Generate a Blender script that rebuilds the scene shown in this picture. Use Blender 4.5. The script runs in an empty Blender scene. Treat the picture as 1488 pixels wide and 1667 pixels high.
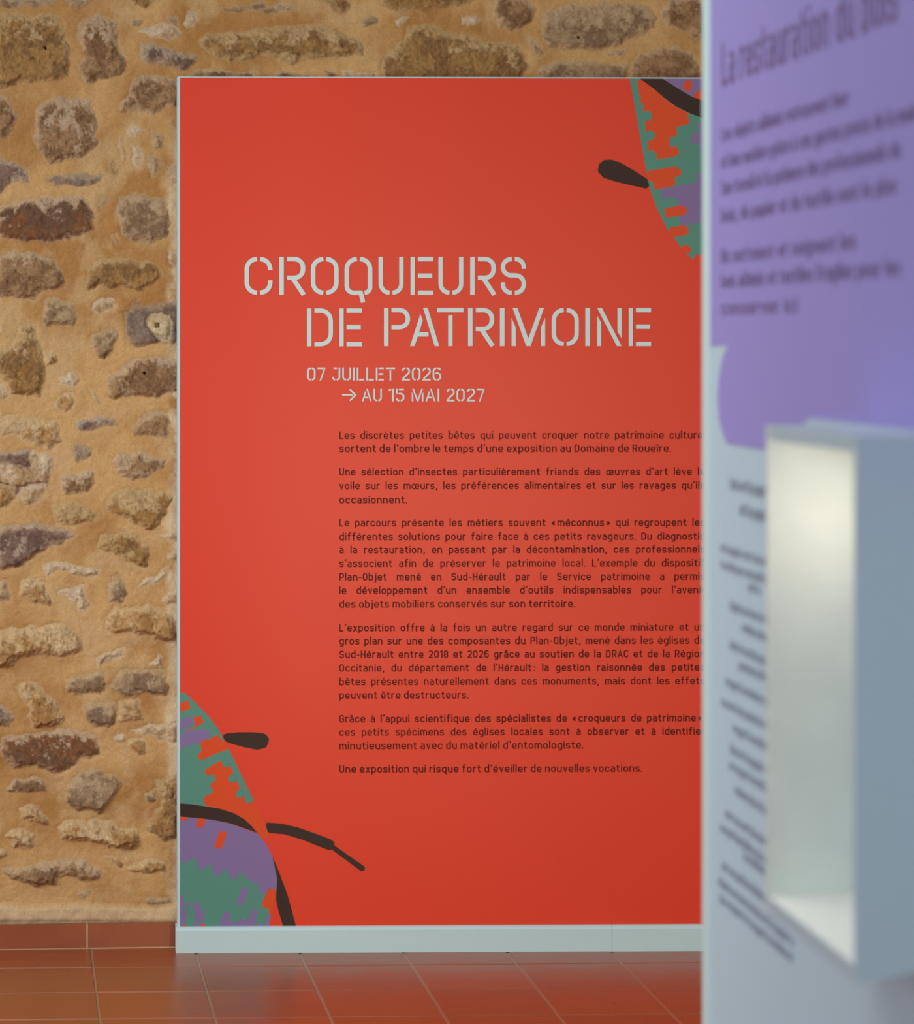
import bpy, bmesh, math, random
import numpy as np
from mathutils import Vector

# ------------------------------------------------------------------ camera, world, lights, exposure
FPX, CX, CY, CAMZ = 4600.0, 200.0, 548.0, 1.777      # focal length in pixels, principal point, eye height
W_, H_ = 1488.0, 1667.0
sc = bpy.context.scene
col = sc.collection
cam_d = bpy.data.cameras.new('camera')
cam_d.sensor_fit = 'HORIZONTAL'
cam_d.sensor_width = 36.0
cam_d.lens = 36.0 * FPX / W_
cam_d.shift_x = (W_ / 2 - CX) / W_
cam_d.shift_y = -(H_ / 2 - CY) / W_
cam_d.dof.use_dof = True
cam_d.dof.focus_distance = 8.15
cam_d.dof.aperture_fstop = 5.6
cam_d.clip_end = 200
cam = bpy.data.objects.new('camera', cam_d)
col.objects.link(cam)
cam.location = (0, 0, CAMZ)
cam.rotation_euler = (math.pi / 2, 0, 0)
sc.camera = cam

world = bpy.data.worlds.new('room_light')
sc.world = world
world.use_nodes = True
world.node_tree.nodes['Background'].inputs[0].default_value = (0.93, 0.97, 1.0, 1)
world.node_tree.nodes['Background'].inputs[1].default_value = 0.33

def area(name, loc, target, sx, sy, power, color=(1, 1, 1), spread=180):
    l = bpy.data.lights.new(name, 'AREA')
    l.shape = 'RECTANGLE'; l.size = sx; l.size_y = sy
    l.energy = power; l.color = color; l.spread = math.radians(spread)
    o = bpy.data.objects.new(name, l)
    col.objects.link(o)
    o.location = loc
    o.rotation_euler = (Vector(target) - Vector(loc)).to_track_quat('-Z', 'Y').to_euler()
    return o
area('window_daylight', (-3.0, 4.6, 2.5), (0.6, 8.2, 0.8), 2.2, 1.8, 60, (0.93, 0.99, 1.0), 120)
area('ceiling_lamp', (-0.3, 4.6, 3.5), (-0.3, 4.6, 0.0), 1.8, 3.0, 30, (1.0, 0.98, 0.94), 150)
area('partition_fill_light', (-2.6, 2.2, 2.0), (0.85, 3.2, 1.4), 1.4, 1.8, 5.5, (0.80, 0.90, 1.0), 100)  # added cool fill that brightens the partition, no actual window
area('far_window_daylight', (2.3, -2.5, 0.8), (0.9, 8.2, 1.3), 1.6, 1.2, 58, (1.0, 0.84, 0.58), 120)
area('box_side_fill_light', (-1.2, -2.5, 2.2), (0.9, 3.0, 1.4), 1.6, 1.6, 9, (0.86, 0.94, 1.0), 70)  # weak fill added behind the camera to lift the box's near side

sc.view_settings.view_transform = 'Standard'
sc.view_settings.look = 'None'
sc.view_settings.gamma = 1.0
sc.view_settings.use_curve_mapping = False
sc.view_settings.exposure = 0.0
sc.cycles.use_denoising = True

# ------------------------------------------------------------------ helpers
FAC = 0.72                       # light a surface at the far wall receives
def lin(c):
    r = []
    for v in c:
        v = v / 255.0
        r.append(v / 12.92 if v <= 0.04045 else ((v + 0.055) / 1.055) ** 2.4)
    return r
def alb(c, f=FAC):
    return tuple(min(0.95, v / f) for v in lin(c)) + (1.0,)

def mat(name, c, rough=0.6, spec=0.3, f=FAC, noise=0.0, nscale=30.0, bump=0.0, coat=0.0):
    m = bpy.data.materials.new(name)
    m.use_nodes = True
    nt = m.node_tree
    b = nt.nodes['Principled BSDF']
    base = alb(c, f)
    b.inputs['Base Color'].default_value = base
    b.inputs['Roughness'].default_value = rough
    b.inputs['Specular IOR Level'].default_value = spec
    if coat:
        b.inputs['Coat Weight'].default_value = coat
        b.inputs['Coat Roughness'].default_value = 0.35
    if noise or bump:
        tc = nt.nodes.new('ShaderNodeTexCoord')
        n = nt.nodes.new('ShaderNodeTexNoise')
        n.inputs['Scale'].default_value = nscale
        n.inputs['Detail'].default_value = 6
        nt.links.new(tc.outputs['Object'], n.inputs['Vector'])
        if noise:
            mr = nt.nodes.new('ShaderNodeMapRange')
            mr.inputs['To Min'].default_value = 1 - noise
            mr.inputs['To Max'].default_value = 1 + noise
            nt.links.new(n.outputs['Fac'], mr.inputs['Value'])
            vm = nt.nodes.new('ShaderNodeVectorMath'); vm.operation = 'SCALE'
            vm.inputs[0].default_value = base[:3]
            nt.links.new(mr.outputs[0], vm.inputs['Scale'])
            nt.links.new(vm.outputs[0], b.inputs['Base Color'])
        if bump:
            bp = nt.nodes.new('ShaderNodeBump')
            bp.inputs['Strength'].default_value = bump
            bp.inputs['Distance'].default_value = 0.001
            nt.links.new(n.outputs['Fac'], bp.inputs['Height'])
            nt.links.new(bp.outputs[0], b.inputs['Normal'])
    return m

def link(name, me, parent=None):
    o = bpy.data.objects.new(name, me)
    col.objects.link(o)
    if parent is not None:
        o.parent = parent
        o.matrix_parent_inverse = parent.matrix_world.inverted()
    return o

def mesh_from(name, verts, faces, m, parent=None, smooth=False):
    me = bpy.data.meshes.new(name)
    me.from_pydata([tuple(v) for v in verts], [], faces)
    me.materials.append(m)
    if smooth:
        me.polygons.foreach_set('use_smooth', [True] * len(me.polygons))
    me.update()
    return link(name, me, parent)

def empty(name, loc, label, cat):
    o = bpy.data.objects.new(name, None)
    o.empty_display_size = 0.1
    col.objects.link(o)
    o.location = loc
    bpy.context.view_layer.update()
    o['label'] = label; o['category'] = cat
    return o

def structure(o):
    o['kind'] = 'structure'
    return o

class Plane:
    """An upright plane: origin (x, y), direction u along it; n points to the visible side."""
    def __init__(s, ox, oy, ang):
        s.o = np.array([ox, oy]); a = math.radians(ang)
        s.u = np.array([math.cos(a), math.sin(a)])
        s.n = np.array([s.u[1], -s.u[0]])
    def uv(s, px, py):
        """point of the plane seen at photo position (px, py) -> (u, z)"""
        px = np.asarray(px, float); py = np.asarray(py, float)
        k = (px - CX) / FPX                         # ray (k, 1) * Y
        den = k * s.u[1] - s.u[0]
        # o + u*t = (k*Y, Y)
        t = (s.o[0] - k * s.o[1]) / den
        Y = s.o[1] + s.u[1] * t
        return t, CAMZ - (py - CY) / FPX * Y
    def p(s, t, z, d=0.0):
        q = s.o + s.u * t + s.n * d
        return (float(q[0]), float(q[1]), float(z))

def box_on(pl, t0, t1, z0, z1, d0, d1):
    v = [pl.p(t, z, d) for d in (d0, d1) for (t, z) in ((t0, z0), (t1, z0), (t1, z1), (t0, z1))]
    f = [(0, 3, 2, 1), (4, 5, 6, 7), (0, 1, 5, 4), (1, 2, 6, 5), (2, 3, 7, 6), (3, 0, 4, 7)]
    return v, f

def add_box(acc, b):
    v, f = b
    n = len(acc[0])
    acc[0].extend(v); acc[1].extend(tuple(i + n for i in q) for q in f)

def solid(name, acc, m, parent=None, bev=0.0):
    me = bpy.data.meshes.new(name)
    me.from_pydata(acc[0], [], acc[1])
    bm = bmesh.new(); bm.from_mesh(me)
    bmesh.ops.recalc_face_normals(bm, faces=bm.faces)
    if bev:
        bmesh.ops.bevel(bm, geom=bm.edges[:], offset=bev, segments=2, affect='EDGES', profile=0.5)
    bm.to_mesh(me); bm.free()
    me.materials.append(m)
    return link(name, me, parent)

def fillet(pts, closed):
    """points (x, y[, r]) -> polyline with rounded corners"""
    out = []
    n = len(pts)
    for i, p in enumerate(pts):
        r = p[2] if len(p) > 2 else 0
        if r == 0 or (not closed and i in (0, n - 1)):
            out.append((p[0], p[1])); continue
        a = np.array(pts[i - 1][:2], float); b = np.array(p[:2], float); c = np.array(pts[(i + 1) % n][:2], float)
        da, dc = a - b, c - b
        la, lc = np.linalg.norm(da), np.linalg.norm(dc)
        if la < 1e-9 or lc < 1e-9:
            continue
        da /= la; dc /= lc
        cosang = float(np.clip(np.dot(da, dc), -1, 1))
        ang = math.acos(cosang)
        if ang > 3.10 or ang < 0.02:
            out.append(tuple(b)); continue
        d = r / math.tan(ang / 2)
        fa = 1.0 if (not closed and i == 1) else 0.5
        fc = 1.0 if (not closed and i == n - 2) else 0.5
        d = min(d, la * fa, lc * fc)
        rr = d * math.tan(ang / 2)
        p0 = b + da * d; p1 = b + dc * d
        bis = da + dc; bis /= np.linalg.norm(bis)
        ctr = b + bis * (rr / math.sin(ang / 2))
        a0 = math.atan2(*(p0 - ctr)[::-1]); a1 = math.atan2(*(p1 - ctr)[::-1])
        da_ = (a1 - a0 + math.pi) % (2 * math.pi) - math.pi
        k = max(3, int(abs(da_) / 0.26))
        for j in range(k + 1):
            t = a0 + da_ * j / k
            out.append((ctr[0] + rr * math.cos(t), ctr[1] + rr * math.sin(t)))
    res = [out[0]]
    for q in out[1:]:
        if math.hypot(q[0] - res[-1][0], q[1] - res[-1][1]) > 1e-4:
            res.append(q)
    if closed and len(res) > 1 and math.hypot(res[0][0] - res[-1][0], res[0][1] - res[-1][1]) < 1e-4:
        res.pop()
    return res

def ribbon(pts, t, closed):
    """quads of a stroke of width t along pts -> (verts2d, faces)"""
    P = np.array(pts, float); n = len(P); h = t / 2
    L = []; R = []
    for i in range(n):
        if closed:
            d0 = P[i] - P[i - 1]; d1 = P[(i + 1) % n] - P[i]
        else:
            d0 = P[i] - P[i - 1] if i > 0 else P[1] - P[0]
            d1 = P[i + 1] - P[i] if i < n - 1 else d0
        d0 = d0 / np.linalg.norm(d0); d1 = d1 / np.linalg.norm(d1)
        n0 = np.array([-d0[1], d0[0]]); n1 = np.array([-d1[1], d1[0]])
        m = n0 + n1; lm = np.linalg.norm(m)
        if lm < 1e-6:
            m = n0; k = 1
        else:
            m = m / lm; k = min(2.2, 1 / max(0.3, float(np.dot(m, n0))))
        L.append(P[i] + m * h * k); R.append(P[i] - m * h * k)
    v = [tuple(q) for q in L] + [tuple(q) for q in R]
    f = []
    for i in range(n if closed else n - 1):
        j = (i + 1) % n
        f.append((i, j, n + j, n + i))
    return v, f

# ------------------------------------------------------------------ lettering drawn stroke by stroke
# glyph: (width, [strokes]); stroke = ('s', pts) open, ('c', pts) closed, ('p', pts) filled outline, ('d', x, y) dot
R = 150
def body_font(T):
    h = T / 2; x = 520 - h; cp = 700 - h; a = 420 - h
    acc = {'´': [('s', [(190, 590), (285, 665)])], '`': [('s', [(140, 665), (235, 590)])],
           '^': [('s', [(90, 590), (210, 665), (330, 590)])], '¨': [('d', 120, 640), ('d', 300, 640)]}
    g = {}
    O = [('c', [(h, h, R), (a, h, R), (a, x, R), (h, x, R)])]
    E = [('s', [(a - 6, 135), (a - 6, h, 120), (h, h, R), (h, x, R), (a, x, R), (a, 245), (h, 245)])]
    A = [('s', [(60, 430), (60, x, 70), (a - 25, x, 130), (a - 25, 0)]),
         ('s', [(a - 25, 290), (h, 290, 105), (h, h, 105), (a - 25, h)])]
    g['o'] = (420, O); g['e'] = (420, E); g['a'] = (395, A)
    g['b'] = (420, [('s', [(h, 0), (h, 760)]), ('s', [(h, x), (a, x, R), (a, h, R), (h, h)])])
    g['d'] = (420, [('s', [(a, 0), (a, 760)]), ('s', [(a, x), (h, x, R), (h, h, R), (a, h)])])
    g['p'] = (420, [('s', [(h, -180), (h, 520)]), ('s', [(h, x), (a, x, R), (a, h, R), (h, h)])])
    g['q'] = (420, [('s', [(a, -180), (a, 520)]), ('s', [(a, x), (h, x, R), (h, h, R), (a, h)])])
    g['c'] = (405, [('s', [(a - 12, 350), (a - 12, x, R), (h, x, R), (h, h, R), (a - 12, h, R), (a - 12, 170)])])
    g['f'] = (320, [('s', [(310, 714), (135, 714, 120), (135, 0)]), ('s', [(5, x), (295, x)])])
    g['g'] = (420, [('s', [(a, 520), (a, -140, 140), (70, -140)]), ('s', [(a, x), (h, x, R), (h, h, R), (a, h)])])
    g['h'] = (420, [('s', [(h, 0), (h, 760)]), ('s', [(h, x), (a, x, R), (a, 0)])])
    g['n'] = (420, [('s', [(h, 0), (h, 520)]), ('s', [(h, x), (a, x, R), (a, 0)])])
    g['m'] = (640, [('s', [(h, 0), (h, 520)]), ('s', [(h, x), (320, x, 130), (320, 0)]), ('s', [(320, x), (640 - h, x, 130), (640 - h, 0)])])
    g['u'] = (420, [('s', [(h, 520), (h, h, R), (a, h)]), ('s', [(a, 0), (a, 520)])])
    g['i'] = (T, [('s', [(h, 0), (h, 520)]), ('d', h, 655)])
    g['ı'] = (T, [('s', [(h, 0), (h, 520)])])
    g['j'] = (170, [('s', [(170 - h, 520), (170 - h, -140, 120), (0, -140)]), ('d', 170 - h, 655)])
    g['l'] = (T, [('s', [(h, 0), (h, 760)])])
    g['r'] = (285, [('s', [(h, 0), (h, 520)]), ('s', [(h, 330), (h, x, 140), (285, x)])])
    g['s'] = (385, [('s', [(345, 385), (345, x, 115), (h, x, 115), (h, 262, 105), (340, 262, 105), (340, h, 112), (36, h, 115), (36, 140)])])
    g['t'] = (310, [('s', [(125, 660), (125, h, 130), (300, h)]), ('s', [(0, x), (290, x)])])
    g['v'] = (390, [('s', [(35, 520), (195, 20), (355, 520)])])
    g['x'] = (390, [('s', [(40, 520), (350, 0)]), ('s', [(350, 520), (40, 0)])])
    g['y'] = (390, [('s', [(35, 520), (205, 20)]), ('s', [(355, 520), (150, -180)])])
    g['z'] = (370, [('s', [(20, x), (340, x), (25, h), (350, h)])])
    g['œ'] = (700, [('c', [(h, h, R), (350, h, 130), (350, x, 130), (h, x, R)]),
                    ('s', [(650, 135), (650, h, 120), (350, h, 130), (350, x, 130), (654, x, R), (654, 245), (350, 245)])])
    for base, marks in (('e', '´`^¨'), ('a', '`^'), ('ı', '¨^')):
        for mk in marks:
            w, s = g[base]
            dx = (w - 420) / 2
            sh = [(q[0], [(p[0] + dx, p[1]) for p in q[1]]) if q[0] != 'd' else ('d', q[1] + dx if base != 'ı' else w / 2 + (q[1] - 210), q[2]) for q in acc[mk]]
            g[{'e´': 'é', 'e`': 'è', 'e^': 'ê', 'e¨': 'ë', 'a`': 'à', 'a^': 'â', 'ı¨': 'ï', 'ı^': 'î'}[base + mk]] = (w, s + sh)
    c = 430 - h
    g['I'] = (T, [('s', [(h, 0), (h, 700)])])
    g['L'] = (370, [('s', [(h, 700), (h, h), (370, h)])])
    g['D'] = (440, [('c', [(h, h), (c, h, 170), (c, cp, 170), (h, cp)])])
    g['U'] = (430, [('s', [(h, 700), (h, h, 170), (c, h, 170), (c, 700)])])
    g['P'] = (420, [('s', [(h, 0), (h, 700)]), ('s', [(h, cp), (c, cp, R), (c, 300, R), (h, 300)])])
    g['R'] = (430, [('s', [(h, 0), (h, 700)]), ('s', [(h, cp), (c, cp, R), (c, 320, R), (h, 320)]), ('s', [(220, 320), (390, 0)])])
    g['O'] = (440, [('c', [(h, h, 170), (c, h, 170), (c, cp, 170), (h, cp, 170)])])
    g['C'] = (430, [('s', [(c, 480), (c, cp, 170), (h, cp, 170), (h, h, 170), (c, h, 170), (c, 220)])])
    g['G'] = (430, [('s', [(c, 500), (c, cp, 170), (h, cp, 170), (h, h, 170), (c, h, 170), (c, 330), (240, 330)])])
    g['S'] = (430, [('s', [(c, 530), (c, cp, 150), (h, cp, 150), (h, 355, 140), (c, 355, 140), (c, h, 150), (h, h, 150), (h, 180)])])
    g['H'] = (430, [('s', [(h, 0), (h, 700)]), ('s', [(c, 0), (c, 700)]), ('s', [(h, 350), (c, 350)])])
    g['A'] = (450, [('s', [(30, 0), (225, 670), (420, 0)]), ('s', [(100, 190), (350, 190)])])
    g['T'] = (420, [('s', [(0, cp), (420, cp)]), ('s', [(210, 0), (210, cp)])])
    g['N'] = (430, [('s', [(h, 0), (h, 700)]), ('s', [(c, 0), (c, 700)]), ('s', [(h, 690), (c, 10)])])
    g['E'] = (380, [('s', [(380, h), (h, h), (h, cp), (380, cp)]), ('s', [(h, 350), (350, 350)])])
    g['0'] = (420, [('c', [(h, h, 170), (a, h, 170), (a, cp, 170), (h, cp, 170)])])
    g['1'] = (230, [('s', [(20, 560), (230 - h, 665), (230 - h, 0)])])
    g['2'] = (400, [('s', [(h, 530), (h, cp, 150), (360, cp, 150), (360, 420, 90), (h, h), (400, h)])])
    g['6'] = (420, [('s', [(a, 560), (a, cp, 150), (h, cp, 150), (h, h, 150), (a, h, 150), (a, 395, 140), (h, 395, 100)])])
    g['8'] = (420, [('c', [(h, h, 150), (a, h, 150), (a, 365, 150), (h, 365, 150)]), ('c', [(60, 365, 140), (a - 14, 365, 140), (a - 14, cp, 140), (60, cp, 140)])])
    g['’'] = (130, [('s', [(115, 740), (45, 540)])])
    g['.'] = (T, [('d', h, h)])
    g[','] = (150, [('s', [(115, 90), (35, -120)])])
    g[':'] = (T, [('d', h, h), ('d', h, 400)])
    g['-'] = (270, [('s', [(20, 285), (250, 285)])])
    g['«'] = (330, [('s', [(170, 440), (50, 275), (170, 110)]), ('s', [(310, 440), (190, 275), (310, 110)])])
    g['»'] = (330, [('s', [(20, 440), (140, 275), (20, 110)]), ('s', [(160, 440), (280, 275), (160, 110)])])
    g['?'] = (380, [('s', [(h, 540), (h, cp, 140), (340, cp, 140), (340, 380, 120), (190, 330), (190, 190)]), ('d', 190, h)])
    return g

def stencil_font(T):
    """capitals and figures with the bridges of a stencil"""
    h = T / 2; cp = 700 - h; G = 34
    g = {}
    def halves(w, q):
        m = w / 2
        return [('s', [(m - G / 1.3, cp), (h, cp, q), (h, h, q), (m - G / 1.3, h)]), ('s', [(m + G / 1.3, cp), (w - h, cp, q), (w - h, h, q), (m + G / 1.3, h)])]
    g['O'] = (500, halves(500, 200))
    g['C'] = (500, [halves(500, 200)[0], ('s', [(250 + G / 1.3, cp), (500 - h, cp, 200), (500 - h, 455)]), ('s', [(250 + G / 1.3, h), (500 - h, h, 200), (500 - h, 270)])])
    g['Q'] = (500, [('s', [(250 - G / 1.3, cp), (h, cp, 200), (h, h, 200), (290, h), (335, -140)]), ('s', [(250 + G / 1.3, cp), (500 - h, cp, 200), (500 - h, h, 210), (360, h)])])
    g['U'] = (460, [('s', [(h, 700), (h, h, 190), (230 - G / 1.3, h)]), ('s', [(460 - h, 700), (460 - h, h, 190), (230 + G / 1.3, h)])])
    g['R'] = (470, [('s', [(h, 0), (h, 700)]), ('s', [(T + G + 22, cp), (455 - h, cp, 150), (455 - h, 315, 150), (T + G + 22, 315)]), ('s', [(240, 300), (430, 0)])])
    g['P'] = (470, [('s', [(h, 0), (h, 700)]), ('s', [(T + G + 22, cp), (470 - h, cp, 150), (470 - h, 345, 150), (T + G + 22, 345)])])
    g['D'] = (480, [('s', [(h, 0), (h, 700)]), ('s', [(T + G + 22, cp), (480 - h, cp, 190), (480 - h, h, 190), (T + G + 22, h)])])
    g['E'] = (420, [('s', [(h, 0), (h, 700)])] + [('s', [(T + G + 22, y), (w, y)]) for y, w in ((cp, 420), (355, 400), (h, 420))])
    g['L'] = (400, [('s', [(h, 0), (h, 700)]), ('s', [(T + G, h), (400, h)])])
    g['I'] = (T, [('s', [(h, 0), (h, 700)])])
    g['T'] = (490, [('s', [(0, cp), (490, cp)]), ('s', [(245, 0), (245, 700 - T - G - 20)])])
    g['S'] = (460, [('s', [(230 - G / 1.3, cp), (h, cp, 150), (h, 360, 150), (460 - h, 360, 150), (460 - h, h, 150), (230 + G / 1.3, h)]),
                    ('s', [(230 + G / 1.3, cp), (460 - h, cp, 150), (460 - h, 480)]), ('s', [(230 - G / 1.3, h), (h, h, 150), (h, 230)])])
    g['A'] = (540, [('p', [(240, 700), (325, 700), (540, 0), (455, 0)]), ('p', [(0, 0), (85, 0), (235, 470), (190, 590)]), ('s', [(130, 215), (340, 215)])])
    g['M'] = (620, [('p', [(20, 700), (108, 700), (310, 140), (512, 700), (600, 700), (350, 0), (270, 0)]),
                    ('p', [(0, 0), (80, 0), (80, 340), (0, 520)]), ('p', [(620, 0), (540, 0), (540, 340), (620, 520)])])
    g['N'] = (460, [('p', [(0, 700), (90, 700), (460, 0), (370, 0)]), ('p', [(0, 0), (78, 0), (78, 430), (0, 560)]), ('p', [(460, 700), (382, 700), (382, 270), (460, 140)])])
    g['J'] = (420, [('s', [(60, cp), (250, cp)]), ('s', [(420 - h, 700), (420 - h, h, 170), (220, h)]), ('s', [(150, h), (h, h, 130), (h, 200)])])
    g['0'] = (430, halves(430, 180))
    g['7'] = (400, [('s', [(0, cp), (310, cp)]), ('p', [(330, 700), (400, 700), (400, 640), (185, 0), (105, 0), (330, 650)])])
    g['2'] = (420, [('s', [(h, 520), (h, cp, 150), (190, cp)]), ('s', [(245, cp), (380, cp, 150), (380, 430, 90), (60, h + 60)]), ('s', [(0, h), (420, h)])])
    g['6'] = (430, [('s', [(190, cp), (h, cp, 150), (h, h, 160), (190, h)]), ('s', [(245, cp), (390, cp, 130), (390, 560)]), ('s', [(150, 400), (390, 400, 150), (390, h, 150), (245, h)])])
    g['1'] = (240, [('s', [(0, 585), (110, 660)]), ('s', [(240 - h, 0), (240 - h, 700)])])
    g['5'] = (420, [('s', [(150, cp), (400, cp)]), ('s', [(h + 10, 700), (h + 10, 400)]), ('s', [(130, 420), (380, 420, 150), (380, h, 150), (235, h)]), ('s', [(180, h), (h, h, 120), (h, 170)])])
    g['→'] = (720, [('s', [(0, 350), (560, 350)]), ('s', [(400, 660), (690, 350), (400, 40)])])
    return g

class Lettering:
    def __init__(s, nrm=(0, -1)): s.v = []; s.f = []; s.nrm = nrm
    def glyph(s, gl, T, place):
        for k, st in enumerate(gl[1]):
            if st[0] == 'd':
                r = T * 0.54
                v = [(st[1] - r, st[2] - r), (st[1] + r, st[2] - r), (st[1] + r, st[2] + r), (st[1] - r, st[2] + r)]; f = [(0, 1, 2, 3)]
            elif st[0] == 'p':
                v = st[1]; f = [tuple(range(len(v)))]
            else:
                v, f = ribbon(fillet(st[1], st[0] == 'c'), T, st[0] == 'c')
            n = len(s.v)
            e = .00005 * k
            for p in v:
                q = place(p[0], p[1]); s.v.append((q[0] + s.nrm[0] * e, q[1] + s.nrm[1] * e, q[2]))
            s.f.extend(tuple(i + n for i in q) for q in f)
    def build(s, name, m, parent):
        return mesh_from(name, s.v, s.f, m, parent)

LSP = 124                                        # space between letters, units of 1/700 cap height
def word_width(font, w):
    return sum(font[c][0] + LSP for c in w) - LSP

# ------------------------------------------------------------------ noise
_rng = np.random.default_rng(7)
_lat = _rng.random((512, 512))
def vnoise(x, y, scale, seed=0):
    x = np.asarray(x) / scale + seed * 17.31; y = np.asarray(y) / scale + seed * 9.77
    xi = np.floor(x).astype(int); yi = np.floor(y).astype(int)
    fx = x - xi; fy = y - yi
    fx = fx * fx * (3 - 2 * fx); fy = fy * fy * (3 - 2 * fy)
    a = _lat[xi % 512, yi % 512]; b = _lat[(xi + 1) % 512, yi % 512]
    c = _lat[xi % 512, (yi + 1) % 512]; d = _lat[(xi + 1) % 512, (yi + 1) % 512]
    return (a * (1 - fx) + b * fx) * (1 - fy) + (c * (1 - fx) + d * fx) * fy
def fbm(x, y, scale, seed=0, octaves=4, gain=0.5):
    s = 0; amp = 1; tot = 0
    for k in range(octaves):
        s = s + amp * vnoise(x, y, scale / 2 ** k, seed + k * 3); tot += amp; amp *= gain
    return s / tot
def sstep(a, b, x):
    t = np.clip((x - a) / (b - a), 0, 1)
    return t * t * (3 - 2 * t)

# ------------------------------------------------------------------ the stone wall
# every stone: view window it was measured in, outline, kind, relief in mm, and how dusty its upper half is
WIN = {'A': (0, 0, 3.72), 'B': (0, 380, 3.97), 'C': (0, 760, 3.97), 'D': (0, 1140, 3.163), 'E': (280, 0, 3.382), 'F': (700, 0, 3.235), 'P': (0, 0, 1)}
KIND = {  # main colour, second colour, dust colour
    'O': ((152, 114, 70), (128, 94, 60), (178, 148, 108)),
    'G': ((154, 127, 97), (126, 100, 76), (172, 146, 114)),
    'B': ((124, 92, 64), (150, 116, 82), (176, 150, 122)),
    'R': ((120, 78, 50), (104, 76, 58), (178, 150, 124)),
    'V': ((104, 80, 68), (124, 98, 84), (166, 146, 126)),
    'L': ((180, 152, 118), (158, 128, 92), (194, 172, 144)),
    'T': ((176, 138, 92), (152, 112, 70), (192, 162, 124)),
    'K': ((132, 112, 98), (114, 94, 82), (154, 132, 110)),
}
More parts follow.
